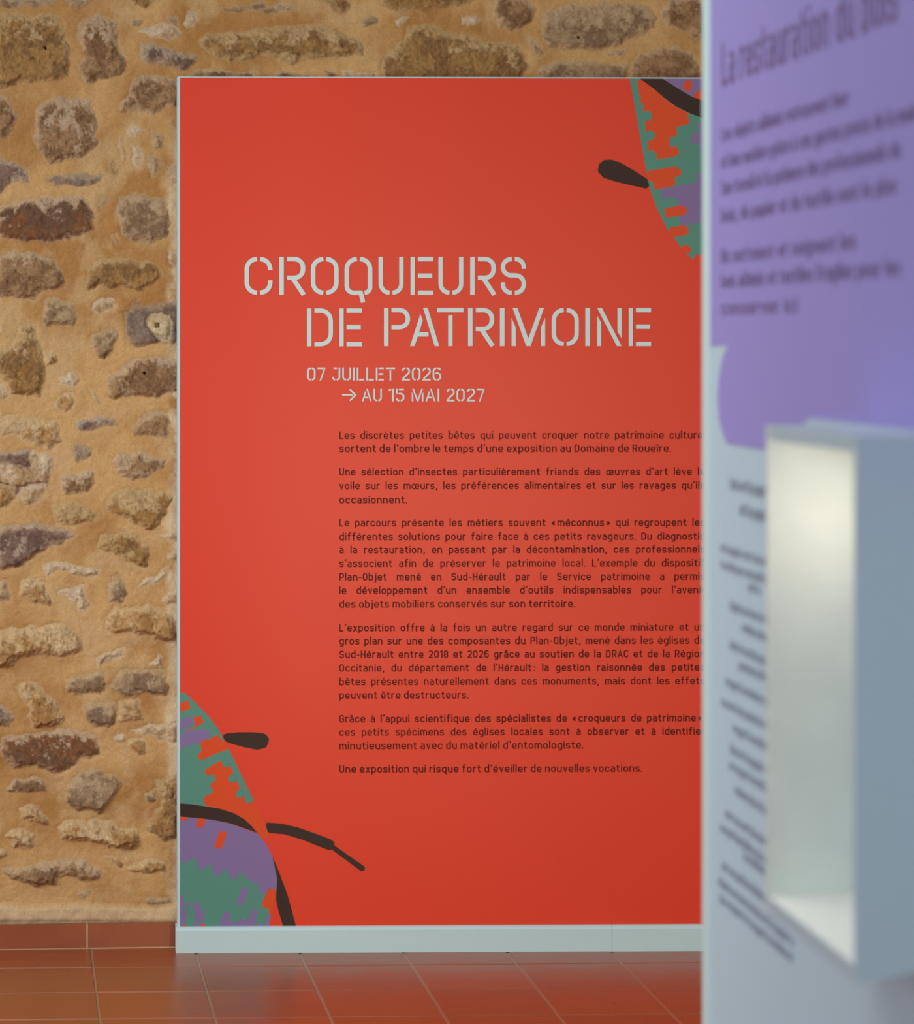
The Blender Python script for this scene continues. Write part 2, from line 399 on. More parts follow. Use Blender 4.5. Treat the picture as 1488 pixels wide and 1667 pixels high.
ST = [
 ('A', [(-40,80),(60,75),(150,90),(280,85),(360,100),(385,200),(415,290),(425,400),(410,480),(330,500),(200,490),(100,510),(30,530),(-40,525)], 'O', 12, .3),
 ('A', [(0,-20),(370,-20),(330,25),(200,45),(0,50)], 'G', 3, .5),
 ('A', [(380,-20),(600,-20),(540,20),(480,55),(440,40)], 'G', 6, .3),
 ('A', [(760,-20),(1010,-20),(930,20),(880,55),(800,40)], 'O', 9, .2),
 ('A', [(500,110),(560,90),(640,90),(690,130),(720,210),(715,260),(740,340),(760,400),(730,460),(640,490),(530,500),(480,450),(460,400),(500,330),(470,240),(480,180)], 'B', 14, .35),
 ('A', [(775,130),(830,110),(865,120),(840,160),(790,165)], 'G', 6, .3),
 ('A', [(830,180),(900,150),(990,130),(1070,160),(1100,190),(1080,230),(1000,245),(900,215)], 'L', 8, .5),
 ('A', [(990,95),(1070,100),(1065,155),(1010,130)], 'B', 10, .2),
 ('A', [(1140,70),(1190,75),(1200,130),(1130,170),(1110,150)], 'L', 5, .5),
 ('A', [(1320,55),(1400,35),(1600,10),(1640,50),(1500,70),(1380,75)], 'B', 6, .2),
 ('A', [(845,270),(920,260),(1000,285),(1100,310),(1220,345),(1190,380),(1120,430),(1040,410),(960,400),(860,370)], 'V', 13, .45),
 ('A', [(800,470),(900,455),(1000,470),(1095,480),(1100,640),(1010,660),(930,690),(830,660),(740,680),(720,640),(770,580),(780,510)], 'B', 11, .25),
 ('A', [(-40,575),(40,590),(75,650),(95,720),(80,800),(40,840),(-40,850)], 'B', 13, .4),
 ('A', [(210,680),(250,620),(350,590),(480,585),(560,620),(580,680),(595,770),(560,830),(600,870),(560,920),(500,960),(300,1000),(240,930),(205,860),(200,760)], 'B', 14, .5),
 ('A', [(-40,950),(50,970),(130,1010),(180,1060),(170,1110),(80,1110),(20,1170),(-40,1210)], 'V', 10, .3),
 ('A', [(265,1080),(340,1060),(500,1045),(640,1050),(610,1100),(540,1125),(320,1130)], 'K', 6, .3),
 ('A', [(920,790),(990,810),(975,910),(930,900)], 'G', 9, .4),
 ('A', [(730,830),(755,840),(770,970),(735,970)], 'T', 7, .2),
 ('A', [(650,950),(690,960),(725,1050),(700,1080),(670,1050)], 'O', 8, .2),
 ('A', [(790,880),(840,890),(870,960),(840,1010),(800,1000)], 'L', 5, .7),
 ('A', [(890,950),(940,930),(980,980),(970,1060),(930,1080),(890,1010)], 'G', 9, .5),
 ('A', [(755,770),(800,740),(870,790),(820,830),(765,810)], 'L', 4, .7),
 ('A', [(1060,740),(1100,740),(1100,850),(1065,840)], 'G', 5, .4),
 ('A', [(1040,1010),(1100,985),(1100,1140),(1045,1120)], 'B', 8, .3),
 ('A', [(0,1250),(60,1215),(200,1195),(380,1185),(490,1175),(530,1210),(570,1290),(580,1400),(480,1440),(350,1460),(200,1465),(100,1455),(-40,1430),(-40,1260)], 'R', 14, .35),
 ('A', [(720,1190),(800,1160),(900,1175),(980,1190),(1030,1260),(1045,1350),(1010,1440),(900,1470),(780,1450),(720,1380),(700,1290)], 'G', 10, .35),
 ('A', [(590,1260),(620,1190),(665,1170),(650,1230),(610,1275)], 'G', 6, .3),
 ('A', [(660,1430),(700,1400),(730,1470),(700,1490)], 'T', 5, .3),
 ('B', [(-40,140),(80,115),(200,115),(320,130),(365,190),(420,310),(390,360),(270,400),(150,425),(60,410),(-40,400)], 'B', 14, .25),
 ('B', [(560,230),(650,155),(740,165),(850,140),(930,170),(1020,210),(1060,280),(1000,340),(900,370),(780,360),(650,340),(560,380),(535,350)], 'O', 14, .25),
 ('B', [(1075,110),(1170,90),(1170,240),(1110,220),(1085,180)], 'L', 6, .5),
 ('B', [(280,440),(350,410),(440,430),(490,450),(500,560),(460,600),(300,605),(275,560)], 'G', 12, .4),
 ('B', [(590,450),(650,400),(720,415),(760,470),(720,500),(640,520),(580,500)], 'L', 7, .3),
 ('B', [(790,500),(850,460),(980,450),(1170,425),(1170,720),(1000,710),(860,735),(820,660)], 'K', 12, .1),
 ('B', [(930,560),(1000,510),(1100,520),(1120,580),(1110,640),(1080,710),(990,670),(950,620)], 'W', 15, .0),
 ('B', [(590,660),(650,620),(740,615),(775,640),(740,760),(680,800),(630,805),(590,740)], 'G', 16, .35),
 ('B', [(-40,760),(80,720),(120,600),(170,560),(215,590),(260,690),(270,790),(290,850),(280,950),(260,1040),(170,1070),(90,1040),(20,930),(-40,900)], 'O', 16, .3),
 ('B', [(280,770),(340,760),(385,800),(360,840),(290,850)], 'T', 12, .4),
 ('B', [(375,930),(460,890),(515,935),(480,980),(400,970)], 'L', 6, .7),
 ('B', [(330,1110),(400,1030),(470,1020),(500,1100),(450,1145),(360,1135)], 'T', 8, .2),
 ('B', [(570,1005),(600,1000),(655,1080),(640,1105),(610,1070)], 'T', 7, .3),
 ('B', [(-40,970),(20,960),(70,1040),(20,1065),(-40,1070)], 'L', 8, .5),
 ('B', [(-40,590),(0,580),(15,640),(-40,660)], 'L', 6, .5),
 ('B', [(690,940),(760,880),(850,810),(950,790),(1080,790),(1170,800),(1170,1030),(1000,1060),(870,1050),(740,1085),(690,1060),(710,1010)], 'B', 13, .35),
 ('B', [(-40,1190),(60,1170),(180,1190),(380,1215),(390,1300),(400,1340),(340,1390),(250,1370),(100,1310),(-40,1290)], 'T', 12, .7),
 ('B', [(480,1210),(560,1185),(700,1180),(760,1230),(640,1250),(570,1285),(490,1280)], 'V', 9, .3),
 ('B', [(480,1350),(540,1360),(600,1400),(580,1440),(500,1480),(475,1440)], 'K', 7, .4),
 ('B', [(850,1260),(900,1180),(980,1145),(1060,1160),(1100,1210),(1080,1330),(950,1320),(855,1310)], 'B', 12, .3),
 ('B', [(720,1440),(800,1410),(950,1420),(1080,1460),(1060,1520),(940,1590),(860,1590),(740,1560)], 'B', 12, .5),
 ('B', [(-40,1410),(200,1395),(350,1440),(330,1550),(310,1650),(180,1640),(80,1700),(-40,1660)], 'L', 12, .4),
 ('B', [(-40,1410),(195,1398),(205,1530),(130,1520),(60,1490),(-40,1470)], 'V', 12, .1),
 ('C', [(-40,100),(60,110),(110,180),(90,230),(30,250),(-40,270)], 'O', 13, .3),
 ('C', [(100,110),(230,100),(320,90),(280,180),(180,250),(110,210)], 'L', 6, .4),
 ('C', [(395,60),(490,30),(600,10),(605,120),(560,175),(410,180),(390,140)], 'B', 13, .5),
 ('C', [(340,240),(420,220),(560,240),(630,300),(630,330),(540,380),(480,390),(350,350)], 'O', 12, .6),
 ('C', [(680,240),(780,140),(880,130),(1060,150),(1110,200),(1080,290),(1020,390),(980,410),(860,380),(680,280)], 'O', 18, .5),
 ('C', [(-40,370),(100,355),(230,360),(380,400),(505,430),(450,480),(330,520),(210,600),(100,660),(-40,680)], 'V', 15, .45),
 ('C', [(610,500),(650,440),(720,410),(860,440),(970,500),(950,650),(880,640),(780,580),(640,540)], 'O', 15, .4),
 ('C', [(1000,440),(1170,420),(1170,490),(1060,470)], 'L', 7, .5),
 ('C', [(1090,560),(1170,530),(1170,620),(1090,610)], 'L', 9, .4),
 ('C', [(280,620),(400,600),(560,640),(640,650),(620,720),(520,700),(400,680),(290,710)], 'L', 11, .6),
 ('C', [(110,720),(200,700),(290,730),(300,790),(340,860),(320,900),(220,890),(140,840)], 'T', 13, .6),
 ('C', [(-40,710),(60,730),(60,880),(-40,870)], 'B', 11, .4),
 ('C', [(360,800),(420,770),(550,760),(560,850),(590,890),(540,940),(490,930),(480,870),(380,830)], 'L', 14, .6),
 ('C', [(690,760),(760,680),(800,740),(830,820),(780,880),(700,870)], 'G', 12, .6),
 ('C', [(880,770),(1000,700),(1070,650),(1090,710),(1020,750),(900,790)], 'L', 11, .6),
 ('C', [(1040,860),(1080,810),(1170,790),(1170,890),(1080,890)], 'L', 8, .5),
 ('C', [(670,980),(740,910),(840,910),(940,890),(1060,930),(1140,1010),(1130,1110),(1090,1135),(960,1100),(860,1080),(760,1090),(680,1050)], 'T', 22, .45),
 ('C', [(-40,1060),(100,1040),(300,1010),(400,1010),(480,1050),(530,1110),(530,1190),(480,1230),(300,1210),(200,1200),(100,1270),(-40,1310)], 'T', 24, .6),
 ('C', [(620,1230),(700,1200),(790,1160),(800,1230),(700,1260),(620,1310)], 'L', 11, .4),
 ('C', [(960,1280),(1020,1210),(1055,1230),(1040,1300),(980,1300)], 'L', 12, .8),
 ('C', [(400,1390),(480,1340),(660,1320),(690,1440),(640,1470),(430,1470)], 'G', 14, .5),
 ('C', [(740,1320),(880,1300),(1070,1300),(1090,1420),(1060,1490),(930,1470),(800,1480),(720,1430)], 'G', 15, .4),
 ('C', [(80,1400),(240,1400),(320,1470),(390,1560),(415,1620),(370,1690),(200,1690),(175,1560)], 'T', 17, .35),
 ('C', [(-40,1520),(40,1560),(95,1610),(50,1680),(-40,1700)], 'V', 12, .3),
 ('C', [(520,1530),(740,1500),(748,1660),(700,1690),(560,1660)], 'G', 14, .4),
 ('C', [(757,1505),(900,1490),(940,1640),(860,1640),(757,1650)], 'T', 14, .5),
 ('D', [(660,150),(760,120),(920,110),(920,220),(780,190)], 'L', 8, .3),
 ('D', [(0,200),(100,170),(300,150),(380,140),(500,170),(515,290),(420,300),(370,340),(270,375),(180,350),(60,350),(10,290)], 'R', 13, .25),
 ('D', [(590,190),(620,165),(650,185),(640,220),(590,215)], 'L', 9, .6),
 ('D', [(650,200),(740,190),(760,280),(700,270),(650,240)], 'T', 10, .5),
 ('D', [(330,480),(350,430),(410,370),(470,345),(600,370),(640,430),(590,500),(530,580),(380,555),(330,520)], 'G', 17, .35),
 ('D', [(30,460),(80,410),(190,385),(220,400),(260,475),(150,480),(50,475)], 'B', 11, .3),
 ('D', [(90,550),(170,520),(220,580),(255,620),(240,640),(150,630),(100,610)], 'T', 17, .5),
 ('D', [(20,700),(60,660),(130,650),(170,680),(185,730),(150,775),(60,745)], 'T', 17, .5),
 ('D', [(285,660),(340,620),(470,610),(570,610),(620,660),(700,660),(735,700),(730,750),(680,775),(600,760),(450,735),(310,715)], 'T', 26, .5),
 ('D', [(10,880),(60,860),(150,850),(280,815),(440,820),(520,870),(525,910),(470,930),(310,910),(290,960),(180,950),(40,920)], 'B', 20, .45),
 ('D', [(800,400),(930,370),(930,700),(850,740),(760,680),(770,600),(830,510)], 'O', 14, .4),
 ('D', [(740,480),(800,460),(820,510),(760,530)], 'G', 10, .4),
 ('D', [(520,790),(600,800),(635,830),(620,860),(590,840)], 'T', 11, .3),
 ('D', [(650,860),(780,800),(870,850),(850,890),(660,890)], 'T', 11, .4),
 ('D', [(740,1010),(880,1010),(885,1050),(750,1050)], 'G', 6, .4),
 ('D', [(390,990),(460,960),(470,1000),(430,1030)], 'G', 6, .3),
 ('D', [(-40,770),(20,770),(40,800),(0,815),(-40,810)], 'T', 9, .3),
 ('E', [(140,220),(180,185),(400,165),(640,140),(830,130),(930,170),(1050,230),(1065,320),(900,320),(810,320),(640,350),(480,310),(400,350),(300,350),(200,280)], 'O', 14, .6),
 ('E', [(450,75),(500,40),(640,15),(690,40),(680,60),(540,85)], 'B', 8, .2),
 ('E', [(790,-20),(1000,-20),(990,50),(930,90),(880,60)], 'O', 10, .2),
 ('E', [(1040,110),(1090,80),(1145,105),(1130,140),(1050,155)], 'G', 9, .2),
 ('E', [(1230,110),(1280,90),(1310,100),(1250,150)], 'L', 6, .4),
 ('P', [(620,89),(655,65),(665,42),(695,38),(725,49),(793,65),(839,71),(851,87),(858,105),(851,124),(840,145),(620,145)], 'O', 14, .35),
 ('E', [(80,410),(130,390),(300,375),(440,400),(450,450),(80,450)], 'B', 10, .2),
 ('E', [(570,400),(600,385),(760,410),(770,450),(560,450)], 'B', 10, .2),
 ('E', [(830,380),(890,385),(910,420),(860,425)], 'B', 8, .1),
 ('E', [(940,390),(1120,400),(1125,450),(945,450)], 'L', 9, .3),
 ('P', [(620,-15),(622,8),(635,18),(676,18),(720,16),(745,10),(800,-15)], 'O', 10, .2),
 ('F', [(340,-30),(520,-30),(555,60),(530,120),(490,145),(430,155),(370,140),(340,80)], 'B', 14, .3),
 ('F', [(170,85),(240,80),(270,110),(240,145),(170,135)], 'L', 8, .4),
 ('F', [(600,60),(700,20),(850,15),(1050,5),(1150,30),(1190,90),(1180,140),(1080,210),(960,250),(850,265),(620,260),(590,190),(595,110)], 'G', 12, .45),
 ('F', [(500,190),(540,195),(600,280),(570,300),(520,240)], 'B', 7, .2),
 ('F', [(910,275),(1030,250),(1040,280),(1000,300),(940,295)], 'L', 9, .3),
 ('F', [(560,380),(620,330),(690,310),(780,330),(870,310),(960,330),(1050,340),(1030,450),(560,450)], 'G', 12, .25),
 ('F', [(1040,390),(1090,280),(1200,250),(1300,240),(1380,290),(1420,380),(1410,450),(1040,450)], 'B', 13, .15),
 ('F', [(1210,80),(1240,0),(1260,-20),(1460,-20),(1460,240),(1400,220),(1350,170),(1250,150)], 'B', 12, .3),
]
KIND['W'] = ((196, 176, 140), (186, 160, 120), (200, 182, 150))

WALL = Plane((285 - CX) / FPX * 8.235, 8.235, 3.0)      # face of the mortar

def build_wall():
    rnd = random.Random(3)
    stones = []
    for w, pts, k, hmm, dust in ST:
        ox, oy, s = WIN[w]
        stones.append(([(ox + x / s, oy + y / s) for x, y in pts], k, hmm / 1000, dust))
    # the wall goes on beyond the frame: rubble of the same sort
    for bx in range(-620, 1920, 105):
        for by in range(-420, 1500, 78):
            cx = bx + rnd.uniform(-20, 20) + (by // 78 % 2) * 45; cy = by + rnd.uniform(-12, 12)
            a = rnd.uniform(34, 54); b = rnd.uniform(22, 36)
            if not (cx + a < -12 or cy + b < -8 or (cx - a > 1200 and (cy < 200 or cx > 1500))):
                continue
            n = 9
            pts = [(cx + a * math.cos(2 * math.pi * i / n) * rnd.uniform(.8, 1.2), cy + b * math.sin(2 * math.pi * i / n) * rnd.uniform(.8, 1.2)) for i in range(n)]
            stones.append((pts, rnd.choice('OGBRVLTTOB'), rnd.uniform(.008, .016), rnd.uniform(.2, .6)))
    xs = np.unique(np.concatenate([np.arange(-640, -16, 6.0), np.arange(-16, 297, 1.35), np.arange(297, 1160, 1.8), np.arange(1160, 1960, 8.0)]))
    ys = np.unique(np.concatenate([np.arange(-440, -10, 6.0), np.arange(-10, 145, 1.35), np.arange(145, 1482, 1.35), np.arange(1482, 1512, 3.0)]))
    X, Y = np.meshgrid(xs, ys)
    # mortar
    Hm = 0.010 * (fbm(X, Y, 110, 1, 3) - .5) + 0.0075 * (fbm(X, Y, 30, 2, 5, .55) - .5) + 0.0012 * (fbm(X, Y, 5, 4, 2) - .5)
    mc1 = np.array(lin((175, 138, 92))); mc2 = np.array(lin((150, 108, 62))); mc3 = np.array(lin((176, 145, 106)))
    n1 = sstep(.25, .75, fbm(X, Y, 90, 11, 5))[..., None]; n2 = sstep(.52, .72, fbm(X, Y, 60, 14, 5))[..., None]
    C = (mc1 * n1 + mc2 * (1 - n1)) * (1 - .6 * n2) + mc3 * .6 * n2
    C = C * (0.93 + 0.14 * fbm(X, Y, 4, 19, 2))[..., None]
    # smears of pale filler along the edge of the red panel
    pe = sstep(264, 286, X + 26 * (fbm(X, Y, 40, 23, 4) - .5)) * sstep(150, 300, Y) * (X < 330) * sstep(.3, .5, fbm(X, Y, 30, 29, 4))
    C = C * (1 - .85 * pe[..., None]) + np.array(lin((192, 175, 142))) * .85 * pe[..., None]
    Hs = Hm.copy()
    for si, (pts, k, h0, dust) in enumerate(stones):
        P = np.array(pts)
        x0, y0 = P.min(0) - 16; x1, y1 = P.max(0) + 16
        ix0, ix1 = np.searchsorted(xs, [x0, x1]); iy0, iy1 = np.searchsorted(ys, [y0, y1])
        if ix1 - ix0 < 2 or iy1 - iy0 < 2: continue
        sl = (slice(iy0, iy1), slice(ix0, ix1))
        x = X[sl]; y = Y[sl]
        size = min(1.0, (y1 - y0 - 32) / 40)
        am = 4 + 6 * size
        xw = x + am * (fbm(x, y, 16, 31 + si, 4, .6) - .5) * 1.6; yw = y + am * (fbm(x, y, 16, 61 + si, 4, .6) - .5) * 1.6
        D = np.full(x.shape, 1e9); ins = np.zeros(x.shape, bool)
        for i in range(len(P)):
            a = P[i]; b = P[(i + 1) % len(P)]; e = b - a
            t = np.clip(((xw - a[0]) * e[0] + (yw - a[1]) * e[1]) / (e @ e + 1e-9), 0, 1)
            D = np.minimum(D, np.hypot(xw - a[0] - t * e[0], yw - a[1] - t * e[1]))
            c = (a[1] > yw) != (b[1] > yw)
            with np.errstate(divide='ignore', invalid='ignore'):
                xi = a[0] + (yw - a[1]) * e[0] / (e[1] if abs(e[1]) > 1e-9 else 1e-9)
            ins ^= c & (xw < xi)
        d = np.where(ins, D, -D)
        mask = sstep(-1.2, 1.6, d)
        v = np.clip((y - P[:, 1].min()) / (np.ptp(P[:, 1]) + 1e-6), 0, 1)
        top = np.clip(1 - v, 0, 1)
        rise = sstep(-1, 5 + 7 * size, d)
        rough = 0.010 if k in 'OT' else (0.0085 if k in 'LB' else 0.006)
        hs = 1.4 * h0 * (0.12 + 0.95 * v ** .8) * rise + rough * (.35 + .65 * size) * rise * (fbm(x, y, 22, 90 + si, 5, .62) - .5) * 1.7 \
            - 0.0035 * sstep(.6, .8, fbm(x, y, 6, 200 + si, 2)) * rise * (1 if k in 'OTB' else .4)
        base = Hm[sl] * (.35)
        # mortar swells up against the stone
        Hs[sl] = Hs[sl] * (1 - mask) + (base + hs) * mask + 0.0024 * fbm(x, y, 20, 300 + si, 2) * np.exp(-((d + 6) / 7) ** 2) * (1 - mask)
        c1, c2, c3 = (np.array(lin([w * .9 for w in q])) for q in KIND[k])
        m2 = sstep(.43, .57, fbm(x, y, 24, 120 + si, 6, .72))[..., None]
        cc = c1 * (1 - m2) + c2 * m2
        du = fbm(x, y, 24, 150 + si, 6, .75) + .34 * (top - .5) * (1 if dust > .1 else 0) + .22 * (1 - sstep(0, 12, d)) + (dust - .5) * .55
        md = sstep(.49, .62, du)[..., None] * .9
        cc = cc * (1 - md) + c3 * md
        sp = fbm(x, y, 5, 170 + si, 3, .7)[..., None]
        cc = cc * (0.66 + .68 * sp)
        if k in 'OTL':      # rusty flecks
            fl = sstep(.58, .8, fbm(x, y, 14, 190 + si, 4, .65))[..., None] * .4
            cc = cc * (1 - fl) + np.array(lin((138, 92, 40))) * fl
        rimw = (1 - sstep(0, 13 * (.3 + .7 * size), d + 20 * (.4 + .6 * size) * (fbm(x, y, 13, 230 + si, 5, .68) - .5) - 4 * size * (top - .5)))[..., None]
        cc = cc * (1 - .85 * rimw) + (.4 * C[sl] + .6 * c3) * (.85 + .3 * sp) * .85 * rimw
        mk = mask[..., None]
        # thin mortar wash over the rim, mostly along the top
        C[sl] = C[sl] * (1 - mk) + cc * mk
    # drilled holes
    for hx, hy, r in ((256.0, 529.5, 4.0), (235.0, 607.5, 2.0), (941, 61.5, 2.2), (74, 79, 1.6)):
        sq = np.maximum(abs(X - hx), abs(Y - hy)) if r > 3 else np.hypot(X - hx, Y - hy)
        Hs -= 0.03 * (1 - sstep(r * .7, r * 1.15, sq))
    # smooth band of cement render above the skirting tiles
    bl = sstep(1469, 1481, Y + 8 * (fbm(X, Y, 30, 41, 4) - .5))
    rim = sstep(1494, 1502, Y)
    Hs = Hs * (1 - bl) + (0.012 + 0.008 * (fbm(X, Y, 16, 43, 5) - .5) - .008 * rim) * bl
    cb = np.array(lin((178, 150, 116))) * (0.85 + .3 * fbm(X, Y, 20, 47, 5))[..., None]
    cb = cb * (1 - .45 * rim[..., None]) + np.array(lin((150, 140, 118))) * .45 * rim[..., None]
    C = C * (1 - bl[..., None]) + cb * bl[..., None]
    C = np.clip(C / FAC, 0.003, .9)
    t, z = WALL.uv(X, Y)
    px = WALL.o[0] + WALL.u[0] * t + WALL.n[0] * Hs
    py = WALL.o[1] + WALL.u[1] * t + WALL.n[1] * Hs
    V = np.stack([px, py, z], -1)
    ny, nx = X.shape
    # behind the panel nothing is built
    keep = ~((X[:-1, :-1] > 302) & (X[:-1, :-1] < 1500) & (Y[:-1, :-1] > 140))
    idx = np.arange(ny * nx).reshape(ny, nx)
    q = np.stack([idx[:-1, :-1], idx[1:, :-1], idx[1:, 1:], idx[:-1, 1:]], -1)[keep]
    used = np.zeros(ny * nx, bool); used[q.ravel()] = True
    remap = np.cumsum(used) - 1
    q = remap[q]
    V = V.reshape(-1, 3)[used]; C = C.reshape(-1, 3)[used]
    me = bpy.data.meshes.new('wall_back')
    me.vertices.add(len(V)); me.vertices.foreach_set('co', V.ravel().astype(np.float32))
    nq = len(q)
    me.loops.add(nq * 4); me.loops.foreach_set('vertex_index', q.ravel().astype(np.int32))
    me.polygons.add(nq); me.polygons.foreach_set('loop_start', (np.arange(nq) * 4).astype(np.int32))
    me.polygons.foreach_set('use_smooth', np.ones(nq, bool))
    me.update(calc_edges=True); me.validate()
    at = me.color_attributes.new('stone_colour', 'FLOAT_COLOR', 'POINT')
    at.data.foreach_set('color', np.concatenate([C, np.ones((len(C), 1))], 1).ravel().astype(np.float32))
    m = bpy.data.materials.new('rubble_stone_and_mortar'); m.use_nodes = True
    nt = m.node_tree; b = nt.nodes['Principled BSDF']
    b.inputs['Roughness'].default_value = .92; b.inputs['Specular IOR Level'].default_value = .12
    ca = nt.nodes.new('ShaderNodeVertexColor'); ca.layer_name = 'stone_colour'
    tc = nt.nodes.new('ShaderNodeTexCoord')
    n = nt.nodes.new('ShaderNodeTexNoise'); n.inputs['Scale'].default_value = 260; n.inputs['Detail'].default_value = 5
    nt.links.new(tc.outputs['Object'], n.inputs['Vector'])
    mr = nt.nodes.new('ShaderNodeMapRange'); mr.inputs['From Min'].default_value = .25; mr.inputs['From Max'].default_value = .75
    mr.inputs['To Min'].default_value = .84; mr.inputs['To Max'].default_value = 1.16
    nt.links.new(n.outputs['Fac'], mr.inputs['Value'])
    vm = nt.nodes.new('ShaderNodeVectorMath'); vm.operation = 'SCALE'
    nt.links.new(ca.outputs['Color'], vm.inputs[0]); nt.links.new(mr.outputs[0], vm.inputs['Scale'])
    nt.links.new(vm.outputs[0], b.inputs['Base Color'])
    bp = nt.nodes.new('ShaderNodeBump'); bp.inputs['Strength'].default_value = .5; bp.inputs['Distance'].default_value = .002
    nt.links.new(n.outputs['Fac'], bp.inputs['Height']); nt.links.new(bp.outputs[0], b.inputs['Normal'])
    me.materials.append(m)
    structure(link('wall_back', me))
build_wall()

# ------------------------------------------------------------------ floor of terracotta tiles
def tile_material(name, c, rough):
    m = bpy.data.materials.new(name); m.use_nodes = True
    nt = m.node_tree; b = nt.nodes['Principled BSDF']
    b.inputs['Roughness'].default_value = rough; b.inputs['Specular IOR Level'].default_value = .75
    ca = nt.nodes.new('ShaderNodeVertexColor'); ca.layer_name = 'tile_tone'
    tc = nt.nodes.new('ShaderNodeTexCoord')
    mp = nt.nodes.new('ShaderNodeMapping'); mp.inputs['Scale'].default_value = (1, 2.5, 1)
    n = nt.nodes.new('ShaderNodeTexNoise'); n.inputs['Scale'].default_value = 9; n.inputs['Detail'].default_value = 7
    nt.links.new(tc.outputs['Object'], mp.inputs['Vector']); nt.links.new(mp.outputs[0], n.inputs['Vector'])
    mr = nt.nodes.new('ShaderNodeMapRange'); mr.inputs['From Min'].default_value = .3; mr.inputs['From Max'].default_value = .7
    mr.inputs['To Min'].default_value = .9; mr.inputs['To Max'].default_value = 1.1
    nt.links.new(n.outputs['Fac'], mr.inputs['Value'])
    vm = nt.nodes.new('ShaderNodeVectorMath'); vm.operation = 'SCALE'
    nt.links.new(ca.outputs['Color'], vm.inputs[0]); nt.links.new(mr.outputs[0], vm.inputs['Scale'])
    nt.links.new(vm.outputs[0], b.inputs['Base Color'])
    r2 = nt.nodes.new('ShaderNodeMapRange'); r2.inputs['To Min'].default_value = rough - .08; r2.inputs['To Max'].default_value = rough + .12
    nt.links.new(n.outputs['Fac'], r2.inputs['Value']); nt.links.new(r2.outputs[0], b.inputs['Roughness'])
    bp = nt.nodes.new('ShaderNodeBump'); bp.inputs['Strength'].default_value = .08; bp.inputs['Distance'].default_value = .003
    nt.links.new(n.outputs['Fac'], bp.inputs['Height']); nt.links.new(bp.outputs[0], b.inputs['Normal'])
    return m

def build_floor():
    rnd = random.Random(11)
    th = math.radians(2.2); u = np.array([math.cos(th), math.sin(th)]); v = np.array([-math.sin(th), math.cos(th)])
    # one corner of the grid: column joint seen at (488.6, 1552), row joint seen at (660, 1571)
    def fl(px, py):
        Y = CAMZ * FPX / (py - CY); return np.array([(px - CX) / FPX * Y, Y])
    a = fl(488.6, 1552); r = fl(660, 1571)
    o = a + v * ((r - a) @ v)
    S = .30; J = .0026; E = .0025
    V = []; F = []; tone = []
    for i in range(-14, 14):
        for j in range(-30, 2):
            c = o + u * (i * S) + v * (j * S)
            if c[1] < 0.5 or c[1] > 8.6: continue
            cnr = [(J, J), (S - J, J), (S - J, S - J), (J, S - J)]
            inn = [(J + E, J + E), (S - J - E, J + E), (S - J - E, S - J - E), (J + E, S - J - E)]
            n = len(V)
            dz = rnd.uniform(-.0006, .0006)
            for p, z in [(q, -.003) for q in cnr] + [(q, dz) for q in inn]:
                g = c + u * p[0] + v * p[1]; V.append((g[0], g[1], z))
            k = rnd.uniform(.94, 1.07); w = rnd.uniform(-.04, .04)
            base = np.array(alb((134, 66, 31)))[:3] * k * np.array([1 + w, 1, 1 - w])
            tone += [tuple(base) + (1,)] * 8
            F += [(n + 4, n + 5, n + 6, n + 7)] + [(n + q, n + (q + 1) % 4, n + 4 + (q + 1) % 4, n + 4 + q) for q in range(4)]
    n = len(V)
    for p in ((-4.3, .2), (4.4, .2), (4.4, 8.7), (-4.3, 8.7)):
        V.append((p[0], p[1], -.0025)); tone.append(alb((140, 112, 84)))
    F.append((n, n + 1, n + 2, n + 3))
    me = bpy.data.meshes.new('floor'); me.from_pydata(V, [], F); me.update()
    at = me.color_attributes.new('tile_tone', 'FLOAT_COLOR', 'POINT')
    at.data.foreach_set('color', np.array(tone, np.float32).ravel())
    me.materials.append(tile_material('terracotta', None, .29))
    structure(link('floor', me))
    return u, v, o
build_floor()

# row of skirting tiles at the foot of the stone wall
def build_skirting():
    sk = Plane((285 - CX) / FPX * 8.218, 8.218, 4.0)
    t0, _ = sk.uv(141.5, 1545)
    tend, _ = sk.uv(287.5, 1545)
    zt = .073
    me_v, me_f, tone = [], [], []
    rnd = random.Random(5)
    spans = [(float(t0) + .0025, float(tend))] + [(float(t0) - .305 * k - .3025, float(t0) - .305 * k - .0025) for k in range(4)]
    for a, b in spans:
        bm_v, bm_f = box_on(sk, a, b, .004, zt, -.012, 0)
        n = len(me_v); me_v += bm_v; me_f += [tuple(i + n for i in q) for q in bm_f]
        k = rnd.uniform(.9, 1.1); base = np.array(alb((128, 64, 33)))[:3] * k
        tone += [tuple(base) + (1,)] * 8
    bm_v, bm_f = box_on(sk, float(t0) - 1.3, float(tend), .0, zt - .002, -.012, -.0025)
    n = len(me_v); me_v += bm_v; me_f += [tuple(i + n for i in q) for q in bm_f]
    tone += [alb((190, 158, 120))] * 8
    me = bpy.data.meshes.new('baseboard_back'); me.from_pydata(me_v, [], me_f); me.update()
    at = me.color_attributes.new('tile_tone', 'FLOAT_COLOR', 'POINT')
    at.data.foreach_set('color', np.array(tone, np.float32).ravel())
    me.materials.append(tile_material('terracotta_skirting', None, .3))
    structure(link('baseboard_back', me))
build_skirting()

